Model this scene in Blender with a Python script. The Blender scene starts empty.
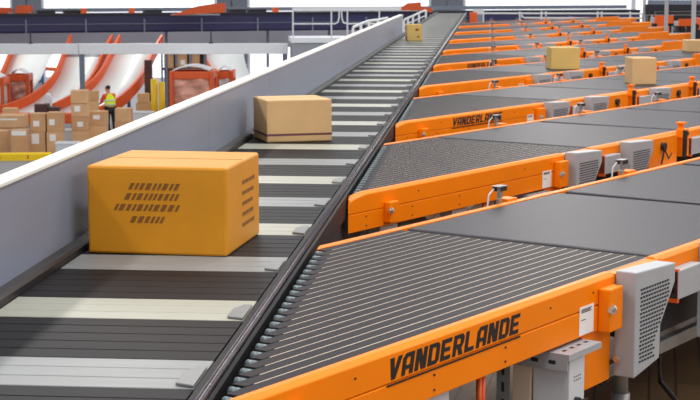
import bpy, bmesh, math, random
from mathutils import Vector, Matrix
random.seed(7)
SC = bpy.context.scene
COL = SC.collection
R = math.radians

# ------------------------------------------------------------------ survey of the hall
# belt level is 0.9 m above the mezzanine deck; the camera looks from 1.25 m above the belts
B, H = 0.90, 1.25
F_PX, LOWER = 1574.4, -3.6
YAW, PIT = math.atan(140 / 1590), math.atan(222 / F_PX)


def P(x, y, z=0.0):
    """ground survey: sight line through (x, y) met with the level z above the belts -> world x, y"""
    a, b = x - 350, 200 - y
    fw = F_PX * math.cos(PIT) + b * math.sin(PIT)
    up = b * math.cos(PIT) - F_PX * math.sin(PIT)
    X = a * math.cos(YAW) - fw * math.sin(YAW)
    Y = a * math.sin(YAW) + fw * math.cos(YAW)
    t = (z - H) / up
    return X * t, Y * t


def at(x, y, d):
    """point at distance d along the sight line (x, y) -> world x, y, z"""
    a, b = x - 350, 200 - y
    fw = F_PX * math.cos(PIT) + b * math.sin(PIT)
    up = b * math.cos(PIT) - F_PX * math.sin(PIT)
    t = d / fw
    return Vector(((a * math.cos(YAW) - fw * math.sin(YAW)) * t, (a * math.sin(YAW) + fw * math.cos(YAW)) * t, B + H + up * t))


# ------------------------------------------------------------------ materials
def srgb(r, g, b):
    f = lambda c: (c / 255 / 12.92) if c / 255 <= 0.04045 else ((c / 255 + 0.055) / 1.055) ** 2.4
    return (f(r), f(g), f(b), 1)


def mat(name, col, rough=0.5, metal=0.0, spec=0.5, var=0.0, scale=8.0, bump=0.0, stretch=None, coat=0.0):
    m = bpy.data.materials.new(name)
    m.use_nodes = True
    nt = m.node_tree
    p = nt.nodes['Principled BSDF']
    c = srgb(*col)
    p.inputs['Base Color'].default_value = c
    p.inputs['Roughness'].default_value = rough
    p.inputs['Metallic'].default_value = metal
    p.inputs['Specular IOR Level'].default_value = spec
    if coat:
        p.inputs['Coat Weight'].default_value = coat
        p.inputs['Coat Roughness'].default_value = 0.12
    if var or bump:
        tc = nt.nodes.new('ShaderNodeTexCoord')
        mp = nt.nodes.new('ShaderNodeMapping')
        if stretch:
            mp.inputs['Scale'].default_value = stretch
        nz = nt.nodes.new('ShaderNodeTexNoise')
        nz.inputs['Scale'].default_value = scale
        nz.inputs['Detail'].default_value = 5
        nt.links.new(tc.outputs['Object'], mp.inputs['Vector'])
        nt.links.new(mp.outputs['Vector'], nz.inputs['Vector'])
        if var:
            r = nt.nodes.new('ShaderNodeValToRGB')
            r.color_ramp.elements[0].position, r.color_ramp.elements[1].position = 0.3, 0.7
            r.color_ramp.elements[0].color = tuple(v * (1 - var) for v in c[:3]) + (1,)
            r.color_ramp.elements[1].color = tuple(min(1, v * (1 + var)) for v in c[:3]) + (1,)
            nt.links.new(nz.outputs['Fac'], r.inputs['Fac'])
            nt.links.new(r.outputs['Color'], p.inputs['Base Color'])
        if bump:
            bp = nt.nodes.new('ShaderNodeBump')
            bp.inputs['Strength'].default_value = bump
            bp.inputs['Distance'].default_value = 0.01
            nt.links.new(nz.outputs['Fac'], bp.inputs['Height'])
            nt.links.new(bp.outputs['Normal'], p.inputs['Normal'])
    return m


def emit(name, col, s):
    m = bpy.data.materials.new(name)
    m.use_nodes = True
    nt = m.node_tree
    p = nt.nodes['Principled BSDF']
    p.inputs['Base Color'].default_value = srgb(*col)
    p.inputs['Emission Color'].default_value = srgb(*col)
    p.inputs['Emission Strength'].default_value = s
    return m


M = {}
M['orange'] = mat('orange_paint', (252, 132, 0), 0.4, var=0.04, scale=3, spec=0.2)
M['orange_dull'] = mat('worn_orange_paint', (228, 92, 22), 0.5, var=0.1, scale=5)
M['black'] = mat('black_print', (20, 19, 20), 0.5)
M['rubber'] = mat('black_rubber', (26, 25, 28), 0.55)
M['belt'] = mat('grey_belt', (46, 42, 49), 0.46, var=0.08, scale=3.0, stretch=(0.35, 5, 1), spec=0.2)
M['strip'] = mat('ribbed_strip_belt', (38, 32, 36), 0.5, var=0.08, scale=6, stretch=(0.4, 20, 1), spec=0.1)
M['joint'] = mat('belt_joint_dark', (44, 46, 52), 0.45)
M['bed'] = mat('pale_slide_bed', (226, 204, 180), 0.4)
M['roller'] = mat('roller_teal_grey', (104, 118, 124), 0.4, metal=0.2)
M['cover'] = mat('light_grey_cover', (168, 170, 174), 0.42, var=0.03)
M['slot'] = mat('slot_shadow_black', (30, 31, 36), 0.7)
M['steel'] = mat('galvanised_steel', (150, 150, 148), 0.42, metal=0.55, var=0.12, scale=14)
M['plate'] = mat('pale_steel_plate', (208, 210, 214), 0.45, var=0.04)
M['bolt'] = mat('bolt_zinc', (200, 196, 188), 0.3, metal=0.8)
M['label'] = mat('white_sticker', (240, 238, 235), 0.5)
M['darkframe'] = mat('dark_frame', (26, 23, 27), 0.5, var=0.1)
M['rail'] = mat('dark_rail', (24, 22, 24), 0.5, spec=0.2, var=0.2, scale=9)
M['railhi'] = mat('rail_cap_metal', (84, 78, 82), 0.25, metal=0.7, var=0.1)
M['slat_dark'] = mat('dark_slat', (28, 26, 28), 0.5, spec=0.12, var=0.12, scale=2, stretch=(0.6, 6, 1))
M['slat_pale'] = mat('pale_slat', (170, 169, 156), 0.4, var=0.07, scale=2, stretch=(0.6, 6, 1))
M['slat_grey'] = mat('mid_grey_slat', (134, 136, 136), 0.4, var=0.07, scale=2, stretch=(0.6, 6, 1))
M['shoe'] = mat('sorting_shoe', (126, 126, 126), 0.4, var=0.1)
M['guard'] = mat('guard_wall_grey', (126, 133, 151), 0.38, var=0.05, scale=1.2, stretch=(3, 0.5, 8))
M['cap'] = mat('pale_wall_cap', (226, 224, 216), 0.45)
M['card_yellow'] = mat('yellow_cardboard', (214, 140, 10), 0.5, var=0.05, scale=5)
M['card'] = mat('kraft_cardboard', (212, 172, 120), 0.65, var=0.05, scale=5)
M['card_b'] = mat('brown_cardboard', (204, 156, 112), 0.7, var=0.08, scale=3)
M['card_c'] = mat('tan_cardboard', (216, 170, 124), 0.7, var=0.08, scale=3)
M['card_gold'] = mat('golden_cardboard', (206, 172, 98), 0.65, var=0.05, scale=5)
M['print'] = mat('brown_box_print', (128, 80, 20), 0.6)
M['tape'] = mat('purple_brown_tape', (112, 62, 66), 0.4)
M['tape_pale'] = mat('pale_tape', (222, 196, 150), 0.4)
M['deckwood'] = None
M['concrete'] = mat('concrete_floor', (128, 130, 136), 0.5, var=0.1, scale=0.3)
M['navy'] = mat('navy_conveyor', (40, 38, 78), 0.5, var=0.1, scale=1)
M['navy_dk'] = mat('dark_navy_edge', (20, 20, 34), 0.5)
M['beam'] = mat('pale_beam', (232, 234, 238), 0.5, var=0.03)
M['column'] = mat('grey_column', (112, 120, 136), 0.5)
M['slide'] = mat('white_slide', (232, 236, 234), 0.35, var=0.04, scale=0.8)
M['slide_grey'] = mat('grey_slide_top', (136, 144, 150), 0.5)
M['chute_o'] = mat('chute_orange', (220, 88, 30), 0.45, var=0.08)
M['pink'] = mat('pale_pink_rail', (226, 172, 160), 0.5)
M['yellow'] = mat('safety_yellow', (246, 204, 20), 0.45)
M['wrap'] = mat('plastic_wrap', (214, 150, 130), 0.25, var=0.5, scale=1.6, stretch=(1, 1, 2.5))
M['wrapw'] = mat('white_wrap', (228, 226, 228), 0.3, var=0.1)
M['white_rail'] = mat('white_handrail', (222, 224, 228), 0.4)
M['door'] = mat('grey_dock_door', (118, 121, 130), 0.5, var=0.05, scale=0.6)
M['window'] = emit('window_wall_glow', (250, 252, 255), 1.0)  # emission also stands in for the brightly lit white wall under the windows
M['skin'] = mat('skin', (196, 140, 110), 0.55)
M['hair'] = mat('black_hair', (24, 20, 20), 0.7)
M['vest'] = mat('hi_vis_vest', (222, 240, 30), 0.6)
M['reflect'] = mat('reflective_band', (212, 220, 206), 0.35)
M['shirt'] = mat('orange_shirt', (226, 84, 40), 0.7)
M['trousers'] = mat('black_trousers', (28, 28, 36), 0.8)
M['cable_o'] = mat('orange_cable', (226, 96, 40), 0.45)
M['cable_b'] = mat('black_cable', (30, 24, 28), 0.4)
M['shelf'] = mat('dark_brown_rack', (78, 46, 44), 0.6, var=0.2, scale=2)
M['apron'] = mat('lilac_grey_apron', (176, 174, 186), 0.5, var=0.1, scale=0.4)
M['blue'] = mat('blue_post', (30, 80, 150), 0.5)
M['walkgrey'] = mat('walkway_grey', (150, 154, 162), 0.5)

# plank floor of the mezzanine
m = bpy.data.materials.new('deck_planks')
m.use_nodes = True
nt = m.node_tree
p = nt.nodes['Principled BSDF']
p.inputs['Roughness'].default_value = 0.55
tc = nt.nodes.new('ShaderNodeTexCoord')
mp = nt.nodes.new('ShaderNodeMapping')
mp.inputs['Rotation'].default_value = (0, 0, R(-84))
bk = nt.nodes.new('ShaderNodeTexBrick')
bk.inputs['Color1'].default_value = srgb(128, 98, 66)
bk.inputs['Color2'].default_value = srgb(112, 84, 56)
bk.inputs['Mortar'].default_value = srgb(66, 48, 34)
bk.inputs['Scale'].default_value = 1.0
bk.inputs['Brick Width'].default_value = 2.4
bk.inputs['Row Height'].default_value = 0.14
bk.inputs['Mortar Size'].default_value = 0.006
nz = nt.nodes.new('ShaderNodeTexNoise')
nz.inputs['Scale'].default_value = 6
mx = nt.nodes.new('ShaderNodeMixRGB')
mx.blend_type = 'MULTIPLY'
mx.inputs['Fac'].default_value = 0.35
nt.links.new(tc.outputs['Object'], mp.inputs['Vector'])
nt.links.new(mp.outputs['Vector'], bk.inputs['Vector'])
nt.links.new(mp.outputs['Vector'], nz.inputs['Vector'])
nt.links.new(bk.outputs['Color'], mx.inputs['Color1'])
nt.links.new(nz.outputs['Color'], mx.inputs['Color2'])
nt.links.new(mx.outputs['Color'], p.inputs['Base Color'])
M['deckwood'] = m


# ------------------------------------------------------------------ mesh building
class MB:
    """collects solids; build() links them as ONE mesh object"""

    def __init__(s):
        s.v, s.f, s.mi = [], [], []

    def add(s, vs, fs, mi=0):
        o = len(s.v)
        s.v += [tuple(v) for v in vs]
        s.f += [tuple(i + o for i in f) for f in fs]
        s.mi += [mi] * len(fs)
        return s

    def box(s, x0, x1, y0, y1, z0, z1, mi=0):
        v = [(x0, y0, z0), (x1, y0, z0), (x1, y1, z0), (x0, y1, z0), (x0, y0, z1), (x1, y0, z1), (x1, y1, z1), (x0, y1, z1)]
        return s.add(v, [(3, 2, 1, 0), (4, 5, 6, 7), (0, 1, 5, 4), (1, 2, 6, 5), (2, 3, 7, 6), (3, 0, 4, 7)], mi)

    def prism(s, poly, a, b, axis='y', mi=0):
        """polygon in the plane across axis, swept from a to b along it"""
        n = len(poly)
        put = {'y': lambda q, t: (q[0], t, q[1]), 'x': lambda q, t: (t, q[0], q[1]), 'z': lambda q, t: (q[0], q[1], t)}[axis]
        v = [put(q, a) for q in poly] + [put(q, b) for q in poly]
        f = [tuple(range(n)), tuple(range(2 * n - 1, n - 1, -1))]
        f += [(i, i + n, (i + 1) % n + n, (i + 1) % n) for i in range(n)]
        return s.add(v, f, mi)

    def tube(s, pts, r, seg=8, mi=0):
        pts = [Vector(q) for q in pts]
        rings = []
        for i, q in enumerate(pts):
            d = (pts[min(i + 1, len(pts) - 1)] - pts[max(i - 1, 0)]).normalized()
            u = d.cross(Vector((0, 0, 1)))
            if u.length < 1e-3:
                u = d.cross(Vector((1, 0, 0)))
            u.normalize()
            w = d.cross(u)
            rings.append([q + (u * math.cos(2 * math.pi * k / seg) + w * math.sin(2 * math.pi * k / seg)) * r for k in range(seg)])
        v = [q for rg in rings for q in rg]
        f = []
        for i in range(len(rings) - 1):
            for k in range(seg):
                f.append((i * seg + k, i * seg + (k + 1) % seg, (i + 1) * seg + (k + 1) % seg, (i + 1) * seg + k))
        f.append(tuple(range(seg - 1, -1, -1)))
        f.append(tuple(range((len(rings) - 1) * seg, len(rings) * seg)))
        return s.add(v, f, mi)

    def build(s, name, mats, parent=None, bevel=0.0, smooth=False, seg=2):
        me = bpy.data.meshes.new(name)
        me.from_pydata(s.v, [], s.f)
        for q in (mats if isinstance(mats, (list, tuple)) else [mats]):
            me.materials.append(q)
        for poly, i in zip(me.polygons, s.mi):
            poly.material_index = i
        bm = bmesh.new()
        bm.from_mesh(me)
        bmesh.ops.recalc_face_normals(bm, faces=bm.faces)
        bm.to_mesh(me)
        bm.free()
        if smooth:
            for poly in me.polygons:
                poly.use_smooth = len(poly.vertices) <= 4
        o = bpy.data.objects.new(name, me)
        COL.objects.link(o)
        o.parent = parent
        if bevel:
            b = o.modifiers.new('bevel', 'BEVEL')
            b.width, b.segments, b.limit_method, b.angle_limit = bevel, seg, 'ANGLE', R(35)
        return o


def tag(o, label, cat, group=None, kind=None):
    o['label'], o['category'] = label, cat
    if group:
        o['group'] = group
    if kind:
        o['kind'] = kind
    return o


def empty(name, loc, rz=0.0):
    o = bpy.data.objects.new(name, None)
    o.empty_display_size = 0.2
    COL.objects.link(o)
    o.location, o.rotation_euler = loc, (0, 0, rz)
    return o


def struct(o):
    o['kind'] = 'structure'
    return o


def copy_tree(o, parent=None):
    c = o.copy()
    COL.objects.link(c)
    c.parent = parent
    for ch in list(o.children):
        copy_tree(ch, c)
    return c


# ------------------------------------------------------------------ lettering
def letter(ch):
    w, t = 0.66, 0.21
    L = {
        'V': [[(0, 1), (t + .02, 1), (.36, .3), (.36, 0), (.2, 0)], [(w + .04, 1), (w - t + .02, 1), (.3, .25), (.3, 0), (.42, 0)]],
        'A': [[(0, 0), (t, 0), (t, .72), (.26, .8), (.26, 1), (.16, 1), (0, .8)], [(w, 0), (w - t, 0), (w - t, 1), (w, 1)],
              [(.2, 1), (w - .1, 1), (w - .1, .8), (.2, .8)], [(.1, .26), (w - .1, .26), (w - .1, .44), (.1, .44)]],
        'N': [[(0, 0), (t, 0), (t, 1), (0, 1)], [(w - t, 0), (w, 0), (w, 1), (w - t, 1)], [(.05, 1), (t + .07, 1), (w - .05, 0), (w - t - .07, 0)]],
        'D': [[(0, 0), (t, 0), (t, 1), (0, 1)], [(.1, 0), (w - .14, 0), (w - .04, .2), (.1, .2)], [(.1, 1), (w - .14, 1), (w - .04, .8), (.1, .8)],
              [(w - t, .12), (w - .1, .04), (w, .16), (w, .84), (w - .1, .96), (w - t, .88)]],
        'E': [[(0, 0), (t, 0), (t, 1), (0, 1)], [(.1, 0), (w - .04, 0), (w - .04, .2), (.1, .2)], [(.1, .4), (w - .1, .4), (w - .1, .59), (.1, .59)],
              [(.1, .8), (w - .04, .8), (w - .04, 1), (.1, 1)]],
        'R': [[(0, 0), (t, 0), (t, 1), (0, 1)], [(.1, 1), (w - .12, 1), (w - .02, .8), (.1, .8)], [(.1, .34), (w - .12, .34), (w - .02, .53), (.1, .53)],
              [(w - t, .45), (w - .02, .5), (w, .6), (w, .86), (w - .1, .97), (w - t, .9)], [(.28, .4), (.5, .4), (w, 0), (w - .25, 0)]],
        'L': [[(0, 0), (t, 0), (t, 1), (0, 1)], [(.1, 0), (w - .06, 0), (w - .06, .2), (.1, .2)]],
    }
    return L[ch], w


def lettering(parent, x0, x1, z0, z1, y):
    """the maker's wordmark, heavy slanted capitals over a thin line"""
    word = 'VANDERLANDE'
    mb = MB()
    n = len(word)
    h = z1 - z0
    adv = (x1 - x0 - 0.2 * h * 0.9) / (n - 0.12)
    for i, ch in enumerate(word):
        strokes, w = letter(ch)
        sx = adv * 0.86 / w
        for k, st in enumerate(strokes):
            poly = [(x0 + i * adv + q[0] * sx + 0.24 * h * q[1], z0 + q[1] * h) for q in st]
            mb.prism(poly, y - 0.0012 - 0.00008 * k, y + 0.001, 'y')
    mb.box(x0 - 0.005, x1, y - 0.0012, y + 0.001, z0 - 0.021, z0 - 0.014)
    return mb.build('lettering', M['black'], parent)


# ------------------------------------------------------------------ the setting
LOW = LOWER
mb = MB().box(-60, 60, 20, 110, LOW - 0.2, LOW)
struct(mb.build('floor', M['concrete']))
mb = MB().box(-3.4, 40, -3, 58.5, -0.22, 0.0)
o = struct(mb.build('floor_mezzanine', M['deckwood']))
# far wall: framed windows, their glow added down over the white wall, between grey dock doors
WY = 86.0


def wall_x(px):
    return P(px, 0, H - 22 * WY / 1590)[0] if False else (px - 490) / 1590 * WY


mb = MB().box(-60, 60, WY + 0.3, WY + 0.6, LOW, 14)
struct(mb.build('wall_far', M['beam']))
spans = [(-400, 2), (33, 214), (246, 431), (464, 632), (632, 1300)]
for i, (a, b) in enumerate(spans):
    x0, x1 = wall_x(a), wall_x(b)
    root = struct(empty('window_%d' % (i + 1), (x0, WY, LOW)))
    MB().box(0, x1 - x0, 0.12, 0.18, 0.3, 12).build('glow_pane', M['window'], root)
    fr = MB().box(0, x1 - x0, 0, 0.25, 0, 0.3).box(0, x1 - x0, 0, 0.25, 12, 12.3)
    fr.box(0, 0.12, 0, 0.25, 0.3, 12).box(x1 - x0 - 0.12, x1 - x0, 0, 0.25, 0.3, 12)
    fr.build('window_frame', M['beam'], root)
for i, (a, b) in enumerate([(2, 33), (214, 246), (431, 464)]):
    x0, x1 = wall_x(a), wall_x(b)
    mb = MB()
    w = x1 - x0
    for k in range(2):
        q0, q1 = k * w / 2 + 0.04, (k + 1) * w / 2 - 0.04
        for r_ in range(8):
            mb.box(q0, q1, 0, 0.12, 0.05 + r_ * 1.0, 1.0 + r_ * 1.0)
    d = struct(mb.build('door_%d' % (i + 1), M['door'], None, 0.02))
    d.location = (x0, WY - 0.1, LOW)
# columns of the hall
# ------------------------------------------------------------------ the sorter
Y0, Y1 = 1.6, 57.0
sorter = tag(empty('shoe_sorter', (-1.4, 30, 0)),
             'long dark slat sorter conveyor with pale stripes and a grey guard wall along one side', 'conveyor')
SX = 1.4


def sp(mb, name, mats, **k):
    o = mb.build(name, mats, sorter, **k)
    o.location = (SX, -30, 0)
    return o


mb = MB()
pitch = 0.975 / 8
n = int((Y1 - Y0) / pitch)
for i in range(n):
    y = Y0 + i * pitch
    # pale band of three slats once per 8, every second band greyer
    ph = round((y - 4.62) / pitch)
    q, r_ = divmod(ph, 8)
    mi = 0
    if r_ in (0, 1, 2):
        mi = 2 if q % 2 == 0 else 1
    z0, z1 = B - 0.03, B
    c, g = 0.004, 0.0012
    poly = [(y + g, z0), (y + pitch - g, z0), (y + pitch - g, z1 - c), (y + pitch - g - c, z1), (y + g + c, z1), (y + g, z1 - c)]
    mb.prism(poly, -1.845, -0.892, 'x', mi)
sp(mb, 'slat_bed', [M['slat_dark'], M['slat_pale'], M['slat_grey']])
proto = None
i = 0
y = 4.62 + 0.975 * -2
while y < Y1 - 0.5 and i < 60:
    if proto is None:
        # a wedge-shaped block riding the slats along the rail
        mb = MB().prism([(-0.955, 0.06), (-0.893, 0.03), (-0.893, 0.27), (-0.925, 0.27), (-0.955, 0.2)], B + 0.001, B + 0.011, 'z')
        proto = mb.build('shoe', M['shoe'], sorter, bevel=0.003)
        proto.location = (SX, y - 30, 0)
    else:
        c = proto.copy()
        COL.objects.link(c)
        c.location = (SX, y - 30, 0)
    y += 0.975
    i += 1
# left skirting rail, guard wall, cap
mb = MB().prism([(-1.90, B - 0.1), (-1.85, B - 0.1), (-1.85, B + 0.028), (-1.86, B + 0.04), (-1.90, B + 0.05)], Y0, Y1, 'y')
sp(mb, 'side_rail', M['darkframe'])
mb = MB()
yy = Y0
while yy < 34.5:
    y2 = min(yy + 3.0, 34.6)
    mb.box(-1.955, -1.9, yy + 0.002, y2 - 0.002, B + 0.05, B + 0.435)
    yy = y2
sp(mb, 'guard_wall', M['guard'])
mb = MB().box(-1.985, -1.892, Y0, 34.62, B + 0.437, B + 0.455)
sp(mb, 'wall_cap', M['cap'], bevel=0.004)
mb = MB().box(-1.985, -1.89, 34.62, 34.7, 0, B + 0.46)
sp(mb, 'end_post', M['white_rail'], bevel=0.005)
mb = MB()
yy = Y0
while yy < Y1:
    mb.box(-1.98, -1.93, yy, yy + 0.06, 0, B + 0.05)
    yy += 3.0
sp(mb, 'wall_bracket', M['steel'])
# right rail with its bright capping tube
mb = MB().prism([(-0.885, B - 0.12), (-0.815, B - 0.12), (-0.815, B - 0.005), (-0.822, B + 0.006), (-0.88, B + 0.008)], Y0, Y1, 'y')
sp(mb, 'side_rail', M['rail'])
mb = MB().tube([(-0.838, Y0, B + 0.014), (-0.838, Y1, B + 0.014)], 0.015, 12)
sp(mb, 'cap_tube', M['railhi'], smooth=True)
mb = MB().box(-1.9, -1.84, Y0, Y1, B - 0.4, B - 0.1).box(-0.885, -0.84, Y0, Y1, B - 0.45, B - 0.12).box(-1.84, -0.87, Y0, Y1, B - 0.3, B - 0.26)
sp(mb, 'side_frame', M['darkframe'])
yy = 3.1
lg = None
while yy < Y1:
    for xx in (-1.86, -0.92):
        if lg is None:
            lg = MB().box(-0.035, 0.035, -0.035, 0.035, 0, B - 0.4).box(-0.07, 0.07, -0.07, 0.07, 0, 0.012).build('leg', M['darkframe'], sorter)
            c = lg
        else:
            c = lg.copy()
            COL.objects.link(c)
        c.location = (SX + xx, yy - 30, 0)
    yy += 4.63
# ------------------------------------------------------------------ spur conveyors
TH = R(60)
PITCH_Y = 4.63
s0, n0 = 3.506, 2.925
Sx, Sy = 0.5, math.sqrt(0.75)
OX, OY = s0 * Sx - n0 * Sy, s0 * Sy + n0 * Sx
W = 1.34
LEN = 10.75


def make_cover(root, x, right=0.41):
    """grey sheet-metal motor cover hanging outside the side frame, slotted front"""
    y0, y1 = -0.150, -0.052
    pts = [(x, B + 0.012), (x + right, B - 0.004), (x + right, B - 0.09), (x + right - 0.145, B - 0.26), (x + right - 0.15, B - 0.41), (x, B - 0.45)]
    c = MB().prism(pts, y0, y1, 'y').build('motor_cover', M['cover'], root, bevel=0.006)
    sl = MB()
    rows, zt = 19, B - 0.075
    for r_ in range(rows):
        z = zt - r_ * 0.0175
        xe = x + right - 0.05 - max(0.0, (r_ - 4) * 0.0155)
        xe = max(xe, x + 0.205)
        k = 0
        xx = x + 0.045 + (0.007 if r_ % 2 else 0)
        while xx + 0.018 < xe:
            sl.box(xx, xx + 0.019, y0 - 0.0015, y0 + 0.002, z, z + 0.0085)
            xx += 0.0275
    s = sl.build('vent_slots', M['slot'], c)
    return c


def make_spur(with_logo=False):
    root = empty('spur_conveyor', (0, 0, 0))
    b = lambda mb, name, m_, **k: mb.build(name, m_, root, **k)
    # --- strip-belt section, cut off slantwise along the sorter rail
    st = lambda y: 1.7320508 * y
    e0, x_end = -0.03, 3.015
    mb = MB().prism([(e0 + 0.16, 0.0), (x_end, 0.0), (x_end, W), (st(W) + e0 + 0.16, W)], B - 0.05, B - 0.0012, 'z')
    b(mb, 'slider_bed', M['bed'])
    ns = 23
    p_ = W / ns
    for j in range(ns):
        ya, yb = j * p_ + 0.0030, (j + 1) * p_ - 0.0030
        ym = (ya + yb) / 2
        xs = st(ym) + e0 + 0.068
        z1, z0 = B, B - 0.0011
        poly = [(ya, z0), (yb, z0), (yb, z1 - 0.0005), (yb - 0.003, z1), (ya + 0.003, z1), (ya, z1 - 0.0005)]
        MB().prism(poly, xs, x_end, 'x').build('strip_belt', M['strip'], root)
        xc = st(ym) + e0 + 0.045
        MB().tube([(xc, ya - 0.001, B - 0.018), (xc, yb - 0.012, B - 0.018)], 0.0165, 10).build('end_roller', M['roller'], root, smooth=True)
    mb = MB().prism([(-0.02, 0.0), (0.1, 0.0), (st(W) + 0.1, W), (st(W) - 0.02, W)], B - 0.08, B - 0.04, 'z')
    b(mb, 'roller_tray', M['darkframe'])
    # --- flat belt sections
    joints = [3.03, 4.75, 6.49, 8.22, LEN]
    for a, c in zip(joints[:-1], joints[1:]):
        a_, c_ = a + 0.028, c - 0.026
        pts = []
        for k in range(7):
            t = math.pi / 2 + math.pi * k / 6
            pts.append((a_ + 0.03 + 0.03 * math.cos(t), B - 0.03 + 0.03 * math.sin(t)))
        for k in range(7):
            t = -math.pi / 2 + math.pi * k / 6
            pts.append((c_ - 0.03 + 0.03 * math.cos(t), B - 0.03 + 0.03 * math.sin(t)))
        b(MB().prism(pts, 0.008, W - 0.008, 'y'), 'belt', M['belt'], bevel=0.003)
    for a in joints[:-1]:
        b(MB().box(a - 0.035, a + 0.035, 0.0, W, B - 0.075, B - 0.022), 'joint_plate', M['joint'])
    # --- side panels of the first section
    top = [(-0.135, B - 0.112), (-0.135, B - 0.04), (-0.11, B - 0.024), (-0.05, B - 0.010), (0.05, B + 0.004), (2.565, B + 0.004), (2.565, B - 0.111)]
    mb = MB()
    n_ = len(top)
    out = [(x, -0.052, z - (0.014 if z > B - 0.05 else 0)) for x, z in top]
    inn = [(max(x, -0.105), -0.03, z) for x, z in top]
    ins = [(max(x, -0.06), 0.0, z) for x, z in top]
    v = out + inn + ins
    f = [tuple(range(n_)), tuple(range(3 * n_ - 1, 2 * n_ - 1, -1))]
    for a in (0, n_):
        f += [(a + i, a + n_ + i, a + n_ + (i + 1) % n_, a + (i + 1) % n_) for i in range(n_)]
    mb.add(v, f)
    b(mb, 'side_panel', M['orange'], bevel=0.004)
    mb = MB().prism([(-0.135, -0.052), (2.565, -0.052), (2.565, -0.004), (-0.06, -0.004)], B - 0.222, B - 0.1145, 'z')
    b(mb, 'lower_panel', M['orange'], bevel=0.004)
    for x in (0.05, 1.11, 1.62, 0.55):
        for z in (B - 0.14, B - 0.195):
            b(MB().tube([(x, -0.056, z), (x, -0.05, z)], 0.0045, 8), 'screw', M['darkframe'])
    for x in (0.62, 1.98, 2.36):
        b(MB().tube([(x, -0.056, B - 0.05), (x, -0.05, B - 0.05)], 0.004, 8), 'screw', M['darkframe'])
    # corner bracket with its bolt (also at the tail end)
    for x, w_ in ((2.405, 0.125), (0.235, 0.10)):
        k = b(MB().box(x, x + w_, -0.11 if x > 1 else -0.10, -0.0535, B - 0.225 if x > 1 else B - 0.20, B - 0.04 if x > 1 else B - 0.075), 'bracket_block', M['orange'], bevel=0.006)
        yb = -0.11 if x > 1 else -0.10
        xb = x + 0.012 if x > 1 else x + 0.0
        MB().tube([(xb - 0.02, yb - 0.004, B - 0.125), (xb + 0.02, yb - 0.004, B - 0.125)], 0.012, 8).tube(
            [(xb - 0.005, yb - 0.004, B - 0.125), (xb + 0.004, yb - 0.004, B - 0.125)], 0.021, 12).build('bolt', M['bolt'], k)
    k = b(MB().box(2.29, 2.56, -0.040, -0.012, B - 0.465, B - 0.2235), 'drop_plate', M['orange'], bevel=0.004)
    MB().box(2.288, 2.292, -0.0385, -0.0135, B - 0.46, B - 0.224).build('plate_edge', M['orange_dull'], k)
    for z in (B - 0.075, B - 0.37):
        b(MB().tube([(2.545, -0.075, z), (2.565, -0.075, z)], 0.012, 8).tube([(2.552, -0.075, z), (2.558, -0.075, z)], 0.018, 10), 'bolt', M['bolt'])
    # sticker
    k = b(MB().box(2.236, 2.365, -0.0545, -0.0525, B - 0.214, B - 0.094), 'sticker', M['label'])
    pr = MB()
    for z, x1 in ((B - 0.108, 2.345), (B - 0.114, 2.335), (B - 0.12, 2.34), (B - 0.152, 2.29)):
        pr.box(2.25, x1, -0.0552, -0.0544, z, z + 0.0035)
    pr.build('sticker_print', M['black'], k)
    if with_logo:
        lettering(root, 0.812, 1.735, B - 0.101, B - 0.026, -0.0525)
    # --- front rail of the later sections
    mb = MB().prism([(-0.052, B - 0.135), (-0.052, B - 0.012), (-0.035, B + 0.004), (0.0, B + 0.004), (0.0, B - 0.135)], 3.0, LEN, 'x')
    b(mb, 'front_rail', M['orange'], bevel=0.003)
    mb = MB().prism([(2.31, W), (LEN, W), (LEN, W + 0.045), (2.39, W + 0.045)], B - 0.2, B + 0.004, 'z')
    b(mb, 'back_rail', M['orange'], bevel=0.003)
    mb = MB().box(2.57, 3.05, -0.05, -0.004, B - 0.2, B - 0.004)
    b(mb, 'rail_joiner', M['orange'])
    # --- covers and drive panels along the outside
    make_cover(root, 2.57)
    make_cover(root, 3.47)
    make_cover(root, 5.10)
    make_cover(root, 6.82, 0.36)
    for x0, x1 in ((3.93, 4.48), (5.58, 6.16), (7.24, 7.8)):
        k = b(MB().box(x0, x1, -0.09, -0.0535, B - 0.25, B - 0.012), 'drive_panel', M['orange'], bevel=0.004)
        xm = x0 + 0.25
        hub = MB().tube([(xm, -0.12, B - 0.085), (xm, -0.088, B - 0.085)], 0.034, 14)
        hub.tube([(xm, -0.11, B - 0.10), (xm - 0.03, -0.115, B - 0.16), (xm - 0.05, -0.11, B - 0.22)], 0.008, 6)
        hub.tube([(xm, -0.11, B - 0.10), (xm + 0.08, -0.115, B - 0.19), (xm + 0.15, -0.11, B - 0.15)], 0.006, 6)
        hub.build('motor_plug', M['rubber'], k)
    for x0, x1 in ((3.10, 3.37), (4.72, 5.04), (6.42, 6.74)):
        k = b(MB().box(x0, x1, -0.115, -0.0535, B - 0.2, B - 0.065), 'junction_box', M['cover'], bevel=0.005)
        MB().box(x0, x0 + 0.018, -0.112, -0.056, B - 0.215, B - 0.06).build('box_bracket', M['orange_dull'], k)
    for x0 in (4.52, 6.22):
        k = b(MB().box(x0 + 0.01, x0 + 0.10, -0.13, -0.0535, B - 0.05, B + 0.03), 'stop_bracket', M['orange'], bevel=0.008)
        MB().box(x0 + 0.015, x0 + 0.085, -0.115, -0.05, B + 0.066, B + 0.082).box(x0 + 0.03, x0 + 0.06, -0.10, -0.06, B + 0.03, B + 0.068).build('sensor_head', M['orange'], k)
        MB().box(x0, x0 + 0.022, -0.15, -0.12, B - 0.2, B + 0.02).tube([(x0 + 0.05, -0.128, B - 0.01), (x0 + 0.05, -0.145, B - 0.01)], 0.016, 10).build('sensor_eye', M['rubber'], k)
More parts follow.
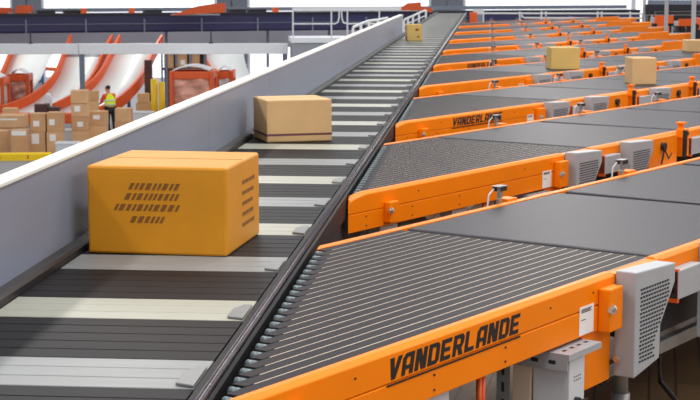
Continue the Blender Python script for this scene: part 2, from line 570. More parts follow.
        MB().box(x0 + 0.03, x0 + 0.15, -0.11, -0.054, B - 0.2, B - 0.052).build('lower_block', M['orange'], k)
    b(MB().box(7.86, 9.35, -0.10, -0.0535, B - 0.16, B + 0.075), 'end_guard', M['orange'], bevel=0.006)
    # --- photo-eyes on the back edge
    for x in (4.10, 5.68, 7.4):
        k = b(MB().box(x, x + 0.025, W + 0.046, W + 0.066, B - 0.16, B + 0.03), 'sensor_arm', M['steel'], bevel=0.003)
        MB().box(x, x + 0.09, W + 0.048, W + 0.10, B + 0.092, B + 0.097).box(x + 0.01, x + 0.04, W + 0.05, W + 0.07, B + 0.03, B + 0.092).build('sensor_head', M['steel'], k)
        MB().box(x + 0.012, x + 0.085, W + 0.048, W + 0.10, B + 0.068, B + 0.0915).build('sensor_eye', M['rubber'], k)
        MB().tube([(x + 0.01, W + 0.09, B + 0.08), (x - 0.03, W + 0.10, B + 0.05), (x - 0.045, W + 0.10, B - 0.03), (x - 0.045, W + 0.09, B - 0.2)], 0.005, 6).build('sensor_cable', M['plate'], k)
        MB().box(x + 0.09, x + 0.20, W + 0.046, W + 0.12, B - 0.06, B + 0.016).build('sensor_mount', M['orange'], k)
    # --- support
    for x, y in ((0.27, 0.0), (1.10, 0.0)):
        b(MB().box(x, x + 0.19, y - 0.006, y + 0.02, 0.0, B - 0.224).box(x, x + 0.012, y, y + 0.09, 0, B - 0.224), 'support_leg', M['plate'], bevel=0.002)
    for x, y in ((2.72, -0.02), (2.78, W - 0.04), (1.2, W - 0.04) if False else (4.4, 0.02), (4.4, W - 0.06), (6.1, 0.02), (6.1, W - 0.06), (7.9, 0.02), (7.9, W - 0.06), (9.7, 0.02), (9.7, W - 0.06)):
        lg_ = MB().tube([(x, y, 0.30), (x, y, B - 0.21)], 0.032, 14)
        lg_.tube([(x, y, 0.0), (x, y, 0.34)], 0.041, 14).box(x - 0.08, x + 0.08, y - 0.08, y + 0.08, 0, 0.012)
        b(lg_, 'support_leg', M['steel'], smooth=True)
    b(MB().box(2.2, LEN, 0.035, 0.075, B - 0.505, B - 0.445), 'frame_beam', M['steel'], bevel=0.004)
    b(MB().box(2.5, LEN, W - 0.1, W - 0.05, B - 0.505, B - 0.445), 'frame_beam', M['steel'], bevel=0.004)
    ud = MB().box(0.5, 3.0, 0.02, 0.06, B - 0.2, B - 0.05).box(3.05, LEN, 0.04, W - 0.03, B - 0.40, B - 0.076)  # pan deepened into a dark block that imitates the shade under the belts
    b(ud, 'under_shade_pan', M['darkframe'])
    b(MB().prism([(0.06, 0.035), (0.36, 0.17), (0.62, 0.33), (1.0, 0.33), (1.0, 0.065), (0.2, 0.065)], B - 0.296, B - 0.29, 'z'), 'gusset_plate', M['plate'])
    b(MB().box(4.15, 5.05, -0.22, -0.056, B - 0.262, B - 0.254), 'cable_tray', M['plate'], bevel=0.002)
    # --- switch cabinet below the side panel
    eb = b(MB().box(2.035, 2.17, -0.115, 0.05, B - 0.80, B - 0.262), 'switch_cabinet', M['plate'], bevel=0.004)
    k = MB().box(2.0, 2.29, -0.13, 0.0, B - 0.242, B - 0.236)
    k.box(2.0, 2.29, -0.1298, -0.124, B - 0.262, B - 0.2425).box(2.0, 2.006, -0.1235, 0.2, B - 0.305, B - 0.2425)
    k.build('cabinet_hood', M['cover'], eb)
    MB().box(2.0, 2.006, 0.14, 0.2, B - 0.88, B - 0.306).box(2.007, 2.05, 0.195, 0.2, B - 0.88, B - 0.262).build('slotted_channel', M['steel'], eb)
    MB().box(2.02, 2.034, 0.055, 0.135, B - 0.84, B - 0.312).build('cable_duct', M['bed'], eb)
    for x in (2.045, 2.11, 2.17, 2.235):
        MB().box(x, x + 0.028, -0.085, -0.07, B - 0.2362, B - 0.2355).build('hood_slot', M['slot'], eb)
    for y in (-0.07, 0.01, 0.09):
        MB().box(1.9995, 2.0005, y, y + 0.032, B - 0.282, B - 0.266).build('hood_slot', M['slot'], eb)
    for z in (B - 0.36, B - 0.43, B - 0.50, B - 0.57):
        MB().box(1.9995, 2.0005, 0.163, 0.177, z, z + 0.04).build('channel_slot', M['slot'], eb)
    MB().tube([(2.09, -0.135, B - 0.445), (2.09, -0.1155, B - 0.445)], 0.018, 12).box(2.08, 2.15, -0.145, -0.133, B - 0.450, B - 0.440).build('switch', M['rubber'], eb)
    dm = MB()
    for i_ in range(4):
        for z in (B - 0.345, B - 0.36):
            dm.box(2.075 + i_ * 0.017, 2.083 + i_ * 0.017, -0.1165, -0.1145, z, z + 0.004)
    dm.build('cabinet_marks', M['slot'], eb)
    # hoses and cables
    for dx in (0.0, 0.026):
        b(MB().tube([(1.48 + dx, -0.02, B - 0.2), (1.455 + dx, -0.035, B - 0.32), (1.45 + dx, -0.03, B - 0.5), (1.47 + dx, -0.02, B - 0.88)], 0.011, 8), 'hose', M['cable_o'], smooth=True)
    b(MB().tube([(2.9, 0.3, B - 0.55), (3.1, 0.25, B - 0.65), (3.35, 0.22, B - 0.58), (3.5, 0.2, B - 0.53)], 0.008, 6), 'cable', M['cable_b'], smooth=True)
    b(MB().tube([(3.44, 0.12, B - 0.52), (3.42, 0.1, B - 0.68), (3.52, 0.05, B - 0.8), (3.6, 0.0, B - 0.89)], 0.013, 8), 'cable', M['cable_b'], smooth=True)
    return root


ordinals = ['nearest', 'second', 'third', 'fourth', 'fifth', 'sixth', 'seventh', 'eighth', 'ninth']
labels = [
    'nearest orange-sided spur conveyor with the largest black lettering, switch cabinet below and ribbed strip belts',
    'second orange-sided spur conveyor, plain side panel without lettering, just behind the nearest lettered one',
    'third orange-sided spur conveyor, small black lettering, carrying the kraft box',
    'fourth orange-sided spur conveyor, plain panel, carrying the golden box and the low box',
    'fifth orange-sided spur conveyor, faint dark lettering, directly behind the golden box',
    'sixth orange-sided spur conveyor from the camera, next behind the faintly lettered one',
    'seventh orange-sided spur conveyor from the camera, third from the far end',
    'eighth orange-sided spur conveyor from the camera, last but one before the white handrail',
    'farthest orange-sided spur conveyor, last before the white handrail at the end of the deck',
]
plain = make_spur(False)
lettered = make_spur(True)
for k in range(9):
    src = lettered if k % 2 == 0 and k < 6 else plain
    if k == 0:
        r_ = lettered
    elif k == 1:
        r_ = plain
    else:
        r_ = copy_tree(src)
    r_.location = (OX, OY + PITCH_Y * k, 0)
    r_.rotation_euler = (0, 0, TH)
    tag(r_, labels[k], 'conveyor', 'spur conveyors branching off the sorter')

# ------------------------------------------------------------------ cartons
def carton(name, loc, size, rz, m_, label, group=None, tape=True, lab=None, seam=True):
    w, d, h = size
    root = tag(empty(name, loc, rz), label, 'box', group)
    body = MB().box(0, w, 0, d, 0, h).build('body', m_, root, bevel=min(0.012, 0.02 * w))
    if seam:
        fl = MB().box(0.004, w - 0.004, d / 2 - 0.002, d / 2 + 0.002, h - 0.001, h + 0.001)
        fl.build('flap_seam', M['print'], root)
    if tape:
        MB().box(w * 0.42, w * 0.42 + 0.06 if not seam else w * 0.42 + 0.05, -0.0012, d + 0.0012, h - 0.001, h + 0.0012).build('tape', M['tape_pale'], root)
    if lab:
        x0, x1, z0, z1 = lab
        MB().box(w * x0, w * x1, -0.004, 0.0, h * z0, h * z1).build('shipping_label', M['label'], root)
    return root


# the yellow carton closest to the camera
c0 = P(90, 252)
c1 = P(227, 256)
dirx = Vector((c1[0] - c0[0], c1[1] - c0[1]))
rz = R(-4.5)
nb = carton('carton', (c0[0], c0[1] - 0.03, B + 0.001), (0.655, 0.66, 0.405), rz, M['card_yellow'],
            'large yellow cardboard box closest to the camera on the slat sorter', tape=False)
for zc, xa, xb in ((0.315, 0.195, 0.41), (0.268, 0.175, 0.42), (0.218, 0.125, 0.42), (0.163, 0.20, 0.35)):
    pr = MB()
    x = xa
    while x < xb:
        w = random.choice((0.016, 0.022, 0.028))
        pr.prism([(x, zc - 0.016), (x + w * 0.75, zc - 0.016), (x + w * 0.75 + 0.016, zc + 0.014), (x + 0.016, zc + 0.014)], -0.0015, 0.001, 'y')
        x += w + 0.006
    pr.build('printed_line', M['print'], nb)
for z in (0.10, 0.15, 0.20, 0.25, 0.30):
    pr = MB()
    y = 0.3
    while y < 0.52:
        w = random.choice((0.02, 0.03, 0.04))
        pr.prism([(y, z - 0.009), (y + w, z - 0.009), (y + w, z + 0.009), (y, z + 0.009)], 0.654, 0.6565, 'x')
        y += w + 0.012
    pr.build('printed_line', M['print'], nb)

a, b_ = P(267, 143), P(332, 141)
rz = math.atan2(b_[1] - a[1], b_[0] - a[0])
w = math.hypot(b_[1] - a[1], b_[0] - a[0])
mc = carton('carton', (a[0], a[1], B + 0.001), (w, 0.45, 0.325), rz, M['card'],
            'kraft cardboard box with a purple-brown strap, second box along the slat sorter', tape=False)
MB().box(-0.002, w + 0.002, -0.002, 0.452, 0.05, 0.066).build('strap', M['tape'], mc)
a = P(407, 41)
fc = carton('carton', (a[0], a[1], B + 0.001), (0.31, 0.34, 0.33), R(8), M['card_gold'],
            'small golden box far up the slat sorter beside the end of the grey wall', tape=False)
MB().box(0.17, 0.23, -0.002, 0.0, 0.20, 0.25).box(0.20, 0.25, -0.002, 0.0, 0.07, 0.10).build('dark_marks', M['print'], fc)
a, b_ = P(551, 69.5), P(580, 68)
carton('carton', (a[0], a[1], B + 0.001), (0.40, 0.40, 0.30), R(8), M['card_gold'],
       'golden box lying on the fourth spur conveyor, farther from the camera than the kraft box', 'cartons riding the spur conveyors', seam=True, tape=False)
a = P(632, 84.5)
carton('carton', (a[0], a[1], B + 0.001), (0.29, 0.40, 0.31), R(8), M['card'],
       'kraft box on the third spur conveyor, nearest of the boxes on the spurs', 'cartons riding the spur conveyors', tape=False)
a = P(687, 52)
carton('carton', (a[0], a[1], B + 0.001), (0.5, 0.4, 0.2), R(5), M['card'],
       'low kraft box at the right edge, near the end of a spur conveyor', 'cartons riding the spur conveyors', tape=False)

# cartons on the lower floor: x0, x1, foot y, top y, distance, material, label place
G = 'cartons stacked on the lower floor'
def low_box(x0, x1, yt, yb, d, m_, label, lab=None, rz=0.0, depth=None, tape=True, lift=0.0):
    q0, q1, t = at(x0, yb, d), at(x1, yb, d), at(x0, yt, d)
    w = (q1 - q0).length
    q0.z += lift
    return carton('carton', q0, (w, depth or w * 0.9, t.z - q0.z), math.atan2(q1.y - q0.y, q1.x - q0.x) + rz, m_, label, G, tape, lab)


def stack(x0, x1, ys, d, mats, labels_, labs, rz=0.0, dx=0.0):
    """ys: tops from the lowest carton up; the lowest stands on the lower floor"""
    foot = 5.75 * 1590 / d - 22
    yb = foot
    for i, (yt, mm, l_, lb) in enumerate(zip(ys, mats, labels_, labs)):
        low_box(x0 + dx * i, x1 + dx * i, yt, yb, d, M[mm], l_, lb, rz, lift=0.004 * i)
        yb = yt


d1 = 51.5
stack(-9, 7.5, [131], d1, ['card_b'], ['plain brown box at the left edge, behind the yellow kerb'], [None])
low_box(-2, 24, 115.5, 128, d1 + 2.5, M['card_c'], 'wide tan box lying with white tape across its top at the left edge', (0.1, 0.75, 0.62, 0.75), lift=0.006)
low_box(-2, 24, 128.4, 5.75 * 1590 / (d1 + 2.5) - 22, d1 + 2.5, M['card_b'], 'wide brown box beneath the tan one with white tape at the left edge')
stack(11.5, 27.5, [130], d1 - 0.6, ['card_b'], ['brown box with white plastic over its top, standing alone behind the yellow kerb'], [(0.05, 0.95, 0.8, 0.97)])
stack(30.5, 45.5, [132, 113.5], d1, ['card_b', 'card_b'], ['brown box with a large white label, under the first two-box stack from the kerb', 'brown box with small white label topping the first two-box stack'], [(0.1, 0.6, 0.5, 0.92), (0.2, 0.6, 0.3, 0.6)])
stack(47, 62.5, [132, 112.5], d1, ['card_c', 'card_b'], ['tan box under the second two-box stack', 'brown box on top of the second two-box stack, beside the grey gap'], [(0.2, 0.6, 0.62, 0.9), (0.15, 0.5, 0.35, 0.65)])
stack(72, 88.5, [131, 117, 104, 90.5], 52.5, ['card_c', 'card_b', 'card_c', 'card_c'],
      ['lowest box of the tall four-box stack left of the worker', 'second box up in the tall stack, with a white label', 'third box up in the tall stack, with a label on its face', 'top box of the tall stack left of the worker'],
      [None, (0.35, 0.7, 0.3, 0.65), (0.2, 0.55, 0.4, 0.85), None], dx=-0.4)
stack(89.5, 98, [115, 101, 91], 55, ['card_b', 'card_c', 'card_b'], ['lowest narrow box behind the tall stack', 'middle narrow box behind the tall stack', 'top narrow box peeking out behind the tall stack'], [None] * 3)
stack(90, 106.5, [126, 111.5], 53, ['card_c', 'card_b'], ['tan box half hidden by the guard wall in front of the worker', 'brown box with a white label in front of the worker'], [None, (0.2, 0.6, 0.45, 0.75)])
stack(115, 131, [122, 108.5], 55.5, ['card_b', 'card_c'], ['brown box under another to the right of the worker', 'tan box just right of the worker at hip height'], [None, None])
stack(136, 156, [112, 103], 60, ['card_b', 'card_c'], ['low brown box beneath two others beside the yellow posts', 'wide tan box in the middle of the pile beside the yellow posts'], [None, None])
low_box(137.5, 148.5, 93.5, 103, 60, M['card_c'], 'small tan box on top of the pile beside the yellow posts', None, 0, 0.35, lift=0.012)
# grey-white plastic crates
for (x0, x1, yt, yb, d, l_) in ((56, 78, 144, 159, 50, 'pale grey plastic crate beside the guard wall, near the yellow kerb'), (131, 153, 113, 134, 57.5, 'pale grey plastic crate in front of the yellow posts'),
                           (64, 72, 131, 150, 54, 'blue-grey plastic crate in the gap between two box stacks')):
    q0, q1, t = at(x0, yb, d), at(x1, yb, d), at(x0, yt, d)
    w = (q1 - q0).length
    h = t.z - LOW
    r_ = tag(empty('plastic_crate', (q0.x, q0.y, LOW), math.atan2(q1.y - q0.y, q1.x - q0.x)), l_, 'crate')
    MB().box(0, w, 0, 0.03, 0, h).box(0, w, 0.47, 0.5, 0, h).box(0, 0.03, 0.03, 0.47, 0, h).box(w - 0.03, w, 0.03, 0.47, 0, h).box(0.03, w - 0.03, 0.03, 0.47, 0, 0.03).build('body', M['plate'], r_)
    MB().box(-0.02, w + 0.02, -0.02, 0.01, h, h + 0.04).box(-0.02, w + 0.02, 0.49, 0.52, h, h + 0.04).box(-0.02, 0.02, 0.01, 0.49, h, h + 0.04).box(w - 0.02, w + 0.02, 0.01, 0.49, h, h + 0.04).build('rim', M['beam'], r_)

# yellow kerb
q0, q1 = at(-40, 159.5, 49.5), at(51, 158, 49.8)
L_ = (q1 - q0).length
k = tag(empty('safety_kerb', (q0.x, q0.y, LOW), math.atan2(q1.y - q0.y, q1.x - q0.x)), 'long yellow safety kerb in front of the box stacks', 'barrier')
MB().prism([(0, 0), (0.2, 0), (0.2, 0.2), (0.16, 0.25), (0.04, 0.25), (0, 0.2)], 0, L_, 'x').build('kerb_body', M['yellow'], k)
MB().box(L_ - 0.75, L_ - 0.7, -0.004, 0, 0.06, 0.18).box(1.2, 1.25, -0.004, 0, 0.06, 0.18).build('bolt_plate', M['orange_dull'], k)

# ------------------------------------------------------------------ worker
pw = at(111, 131, 57.6)
person = tag(empty('person', (pw.x, pw.y, LOW), R(42)), 'worker in a yellow hi-vis vest, orange shirt and black trousers standing among the boxes', 'person')


def skin_obj(name, verts, edges, radii, m_, parent, sub=2, root_i=0):
    me = bpy.data.meshes.new(name)
    me.from_pydata(verts, edges, [])
    me.materials.append(m_)
    o = bpy.data.objects.new(name, me)
    COL.objects.link(o)
    o.parent = parent
    o.modifiers.new('skin', 'SKIN').use_smooth_shade = True
    me.skin_vertices or me.attributes
    if not me.skin_vertices:
        bm = bmesh.new()
        bm.from_mesh(me)
        bm.verts.layers.skin.verify()
        bm.to_mesh(me)
        bm.free()
    sv = me.skin_vertices[0].data
    for i, r_ in enumerate(radii):
        sv[i].radius = (r_, r_) if not isinstance(r_, tuple) else r_
        sv[i].use_root = (i == root_i)
    s = o.modifiers.new('sub', 'SUBSURF')
    s.levels = s.render_levels = sub
    return o


# facing +y in the person's own frame, bent slightly forward, arms reaching to the boxes in front
J = dict(pel=(0, 0, .96), wai=(0, .03, 1.10), che=(0, .09, 1.32), nek=(0, .14, 1.47), hd0=(0, .17, 1.56), hd1=(0, .19, 1.66), hd2=(0, .20, 1.72),
         shL=(-.19, .11, 1.40), elL=(-.23, .22, 1.16), wrL=(-.17, .44, 1.10), haL=(-.16, .53, 1.10),
         shR=(.19, .11, 1.40), elR=(.23, .25, 1.18), wrR=(.18, .48, 1.16), haR=(.17, .57, 1.17),
         hpL=(-.10, 0, .92), knL=(-.11, .03, .50), anL=(-.11, -.03, .09), toL=(-.12, .14, .035),
         hpR=(.10, 0, .92), knR=(.12, -.02, .50), anR=(.12, -.10, .09), toR=(.13, .07, .035))
rad = dict(pel=.13, wai=.125, che=.15, nek=.055, hd0=.075, hd1=.095, hd2=.075, shL=.062, elL=.046, wrL=.03, haL=(.042, .02), shR=.062, elR=.046, wrR=.03, haR=(.042, .02),
           hpL=.092, knL=.06, anL=.042, toL=.038, hpR=.092, knR=.06, anR=.042, toR=.038)
names = list(J)
E_ = [('pel', 'wai'), ('wai', 'che'), ('che', 'nek'), ('nek', 'hd0'), ('hd0', 'hd1'), ('hd1', 'hd2')]
for s in 'LR':
    E_ += [('che', 'sh' + s), ('sh' + s, 'el' + s), ('el' + s, 'wr' + s), ('wr' + s, 'ha' + s), ('pel', 'hp' + s), ('hp' + s, 'kn' + s), ('kn' + s, 'an' + s), ('an' + s, 'to' + s)]
vs = [J[q] for q in names]
ed = [(names.index(a), names.index(b)) for a, b in E_]
rr = [rad[q] for q in names]
person.scale = (1.06, 1.06, 1.06)
# five fingers on each hand
for s, sg in (('L', -1), ('R', 1)):
    hx, hy, hz = J['ha' + s]
    hi = names.index('ha' + s)
    for k_, (fx, ln) in enumerate(((-.03, .075), (-.01, .085), (.01, .08), (.03, .062))):
        i0 = len(vs)
        vs += [(hx + fx, hy + .03, hz), (hx + fx, hy + .03 + ln * .5, hz - .01), (hx + fx, hy + .03 + ln * .85, hz - .035)]
        ed += [(hi, i0), (i0, i0 + 1), (i0 + 1, i0 + 2)]
        rr += [.010, .009, .008]
    i0 = len(vs)
    vs += [(hx - sg * .045, hy - .01, hz - .01), (hx - sg * .065, hy + .03, hz - .025)]
    ed += [(hi, i0), (i0, i0 + 1)]
    rr += [.012, .009]
# nose and ears
hi = names.index('hd1')
for q, r_ in (((0, .30, 1.645), .014), ((-.098, .19, 1.64), .018), ((.098, .19, 1.64), .018)):
    vs.append(q)
    ed.append((hi, len(vs) - 1))
    rr.append(r_)
body = skin_obj('body', vs, ed, rr, M['skin'], person)
skin_obj('shirt', [J['wai'], J['che'], J['shL'], (-.225, .20, 1.2), J['elL'], J['shR'], (.225, .23, 1.22), J['elR'], (0, .125, 1.44)],
         [(0, 1), (1, 2), (2, 3), (3, 4), (1, 5), (5, 6), (6, 7), (1, 8)], [.13, .15, .08, .078, .07, .085, .075, .068, .075], M['shirt'], person)
vt = skin_obj('vest', [(0, .01, .99), J['wai'], J['che'], (0, .12, 1.43), (-.13, .1, 1.4), (.13, .1, 1.4)], [(0, 1), (1, 2), (2, 3), (2, 4), (2, 5)], [(.21, .17), (.205, .17), (.225, .19), .10, .12, .12], M['vest'], person)
vt.name = 'hi_vis_vest'
bands = MB()
for z, yc, rx, ry in ((1.08, .03, .208, .174), (1.22, .065, .216, .186)):
    ring = [(rx * math.cos(t), yc + ry * math.sin(t)) for t in [2 * math.pi * i / 20 for i in range(20)]]
    bands.prism(ring, z, z + 0.045, 'z')
bands.build('reflective_band', M['reflect'], vt, smooth=False)
skin_obj('trousers', [(0, 0, .99), J['hpL'], J['knL'], (-.11, -.02, .12), J['hpR'], J['knR'], (.12, -.09, .12)], [(0, 1), (1, 2), (2, 3), (0, 4), (4, 5), (5, 6)], [.145, .11, .082, .075, .11, .082, .075], M['trousers'], person)
hr = skin_obj('hair', [(0, .13, 1.60), (0, .15, 1.68), (0, .19, 1.735)], [(0, 1), (1, 2)], [.07, .10, .088], M['hair'], person)
for s in 'LR':
    an, to = J['an' + s], J['to' + s]
    skin_obj('shoe', [(an[0], an[1] - .02, .05), (to[0], to[1] + .02, .04)], [(0, 1)], [.055, .048], M['rubber'], person)

# ------------------------------------------------------------------ far left: beams, chutes, bins
def bar(name, a, b, half, m_, label=None, cat=None, parent=None, group=None, mid=None):
    """straight beam of rectangular section between two points"""
    a, b = Vector(a), Vector(b)
    L_ = (b - a).length
    o = MB().box(0, L_, -half[0], half[0], -half[1], half[1]).build(name, m_, parent, bevel=0.01)
    d = (b - a).normalized()
    o.rotation_euler = d.to_track_quat('X', 'Z').to_euler()
    o.location = a
    if label:
        tag(o, label, cat, group)
    return o


# navy overhead conveyor crossing the hall
na, nb_ = at(-120, 25.4, 62), at(640, 17, 72)
nv = tag(empty('overhead_conveyor', (na.x, na.y, LOW), math.atan2(nb_.y - na.y, nb_.x - na.x)), 'long navy overhead conveyor crossing the whole hall below the bright windows', 'conveyor')
L_ = math.hypot(nb_.x - na.x, nb_.y - na.y)
hz = at(0, 34, 63).z - LOW
h2 = at(0, 16.5, 63).z - LOW
MB().prism([(0, hz + 0.08), (0.05, hz), (0.5, hz), (0.5, h2), (0, h2)], 0, L_, 'x').build('side_skirt', M['navy'], nv)
MB().box(0, L_, -0.02, 0.0, (hz + h2) / 2 - 0.005, (hz + h2) / 2 + 0.018).build('trim_line', M['column'], nv)
MB().box(0, L_, -0.05, 1.3, h2, h2 + 0.09).build('belt_edge', M['navy_dk'], nv)
MB().box(0, L_, 1.3, 1.36, h2 + 0.12, h2 + 0.28).build('top_rail', M['column'], nv)
for px in (-70, 166, 268, 330, 400, 480, 560, 625):
    x = (at(px, 20, 62 + 10 * (px + 120) / 760) - na).length
    MB().box(x, x + 0.10, 0.6, 0.7, 0, hz + 0.02).build('support_post', M['column'], nv)
for i in range(14):
    x = 0.8 + i * 2.4
    MB().box(x, x + 0.06, -0.035, -0.0, hz, hz + 0.55).build('seam_strap', M['column'], nv)
MB().box(0, L_, 2.4, 2.5, hz - 0.8, hz + 0.1).build('rear_apron', M['apron'], nv)
for px in (38, 66, 150, 240, 262):
    x = (at(px, 14, 64) - na).length
    MB().box(x, x + 0.7, 0.3, 0.9, h2 + 0.09, h2 + 0.22).build('drive_box', M['rubber'], nv)
for px in (82, 132, 285):
    x = (at(px, 14, 64) - na).length
    MB().box(x, x + 0.22, -0.04, 0.2, h2 + 0.09, h2 + 0.3).build('orange_stop', M['chute_o'], nv)

# orange feeder tops standing on the overhead conveyor
for (pts, l_) in ((((-10, 15), (8, 15), (8, 9.5), (-10, 9)), 'orange chute head above the overhead conveyor at the left edge'),
                 (((14, 15), (29, 15), (29, 7.5), (17, 7)), 'small orange chute head in front of the left grey dock door'),
                 (((170, 17), (224, 14), (224, 5), (212, 5.5), (196, 8), (182, 13)), 'curved orange chute head on the overhead conveyor near the second grey door'),
                 (((398, 12), (421, 12), (421, 4), (408, 5)), 'small curved orange chute head just left of the far grey door'),
                 (((421, 13), (432, 14), (432, 9.5), (421, 8.5)), 'orange stop plate beside the far end of the sorter')):
    q = [at(x, y - 1.5, 63.7) for x, y in pts]
    o0 = q[0]
    ang = math.atan2((q[1] - q[0]).y, (q[1] - q[0]).x)
    root = tag(empty('parcel_feeder', (o0.x, o0.y, min(v.z for v in q)), ang), l_, 'chute')
    z0 = min(v.z for v in q)
    poly = [(math.hypot(v.x - o0.x, v.y - o0.y) * (1 if i else 0), v.z - z0) for i, v in enumerate(q)]
    MB().prism(poly, 0, 0.04, 'y').build('side_plate', M['chute_o'], root)
    MB().prism(poly, 0.7, 0.74, 'y').build('side_plate', M['chute_o'], root)
    w_ = max(p_[0] for p_ in poly)
    MB().box(0.02, w_ * 0.9, 0.04, 0.7, 0.0, 0.05).build('chute_bed', M['slide_grey'], root)

# pale beam in front of the chutes, on columns
a, b_ = at(-60, 49.3, 57.5), at(288, 47.3, 58.0)
bm_ = tag(empty('gantry_beam', (a.x, a.y, LOW), math.atan2(b_.y - a.y, b_.x - a.x)), 'pale grey gantry beam on columns in front of the white chutes', 'beam')
L_ = math.hypot(b_.x - a.x, b_.y - a.y)
zz = a.z - LOW
MB().box(0, L_, 0, 0.25, zz - 0.19, zz + 0.19).build('beam_body', M['beam'], bm_, bevel=0.01)
for px in (82, 285):
    x = (at(px, 48, 58) - a).length
    MB().box(x - 0.09, x + 0.09, 0.05, 0.2, 0, zz - 0.19).build('support_column', M['column'], bm_)
MB().box((at(79, 48, 58) - a).length, (at(79.5, 48, 58) - a).length, -0.004, 0.0, zz - 0.18, zz + 0.18).build('seam', M['column'], bm_)
for px in (31, 211):
    x = (at(px, 43, 58) - a).length
    MB().box(x - 0.02, x + 0.02, 0.1, 0.14, zz + 0.19, zz + 0.62).box(x - 0.09, x + 0.09, 0.06, 0.18, zz + 0.19, zz + 0.23).build('hanger', M['navy_dk'], bm_)


def chute(label, left, right, depths, rails=(True, True), bed='slide'):
    """curved slide swept through stations, each with a left and a right edge point"""
    pl = [at(x, y, d) for (x, y), d in zip(left, depths)]
    pr_ = [at(x, y, d) for (x, y), d in zip(right, depths)]
    o0 = Vector((pl[-1].x, pl[-1].y, LOW))
    root = tag(empty('parcel_chute', o0), label, 'chute', 'curved parcel chutes under the overhead conveyor')

    def smooth(pts, n=5):
        out = []
        for i in range(len(pts) - 1):
            p0, p1, p2, p3 = pts[max(i - 1, 0)], pts[i], pts[i + 1], pts[min(i + 2, len(pts) - 1)]
            for k in range(n):
                t = k / n
                out.append(0.5 * ((2 * p1) + (p2 - p0) * t + (2 * p0 - 5 * p1 + 4 * p2 - p3) * t * t + (3 * p1 - p0 - 3 * p2 + p3) * t ** 3))
        return [q - o0 for q in out + [pts[-1]]]
    A, C = smooth(pl), smooth(pr_)
    mb = MB()
    n_ = len(A)
    dn = Vector((0, 0, -0.05))
    v = A + C + [q + dn for q in A] + [q + dn for q in C]
    f = []
    for i in range(n_ - 1):
        f += [(i, i + 1, n_ + i + 1, n_ + i), (2 * n_ + i, 3 * n_ + i, 3 * n_ + i + 1, 2 * n_ + i + 1), (i, 2 * n_ + i, 2 * n_ + i + 1, i + 1), (n_ + i, n_ + i + 1, 3 * n_ + i + 1, 3 * n_ + i)]
    mb.add(v, f)
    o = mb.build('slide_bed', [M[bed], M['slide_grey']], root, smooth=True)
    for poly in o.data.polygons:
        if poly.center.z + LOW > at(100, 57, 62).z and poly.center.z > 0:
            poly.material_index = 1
    for side, on in ((A, rails[0]), (C, rails[1])):
        if not on:
            continue
        mb = MB()
        out = (A[0] - C[0]).normalized() * (0.09 if side is A else -0.09)
        up = Vector((0, 0, 0.34))
        v = [q + Vector((0, 0, -0.12)) for q in side] + [q + up for q in side] + [q + out + up for q in side] + [q + out + Vector((0, 0, -0.12)) for q in side]
        f = [(0, n_, 2 * n_, 3 * n_), (n_ - 1, 2 * n_ - 1, 3 * n_ - 1, 4 * n_ - 1)]
        for i in range(n_ - 1):
            for j in range(4):
                a_, b2 = j * n_ + i, ((j + 1) % 4) * n_ + i
                f.append((a_, a_ + 1, b2 + 1, b2))
        mb.add(v, f)
        mb.build('side_rail', M['chute_o'], root)
    for i in (n_ // 3, 2 * n_ // 3):
        q = (A[i] + C[i]) / 2
        MB().box(q.x - 0.06, q.x + 0.06, q.y - 0.06, q.y + 0.06, 0, q.z - 0.05).build('support_leg', M['column'], root)
    return root


dd = [64, 62.8, 61.2, 60, 58.8]
chute('white curved parcel chute with orange rails, left of the grey column', [(72, 43), (66, 57), (55, 83), (33, 103), (3, 115)], [(111, 43), (103, 57), (92, 82), (72, 104), (40, 117)], dd)
chute('white curved parcel chute with orange rails, directly behind the worker', [(121, 43), (113, 58), (101, 80), (82, 98), (56, 112)], [(161, 43), (152, 58), (140, 83), (120, 104), (96, 117)], dd)
chute('curved parcel chute at the far left, mostly hidden by the orange cage', [(20, 43), (12, 57), (0, 83), (-22, 103), (-52, 115)], [(58, 43), (50, 57), (38, 82), (16, 104), (-14, 117)], [q + 6 for q in dd], rails=(True, False), bed='slide')
chute('pale parcel chute right of the yellow posts, behind the wrapped orange cage', [(205, 43), (203, 56), (212, 75), (222, 90)], [(246, 43), (244, 56), (250, 75), (262, 90)], [78, 77, 76, 75], rails=(True, False))

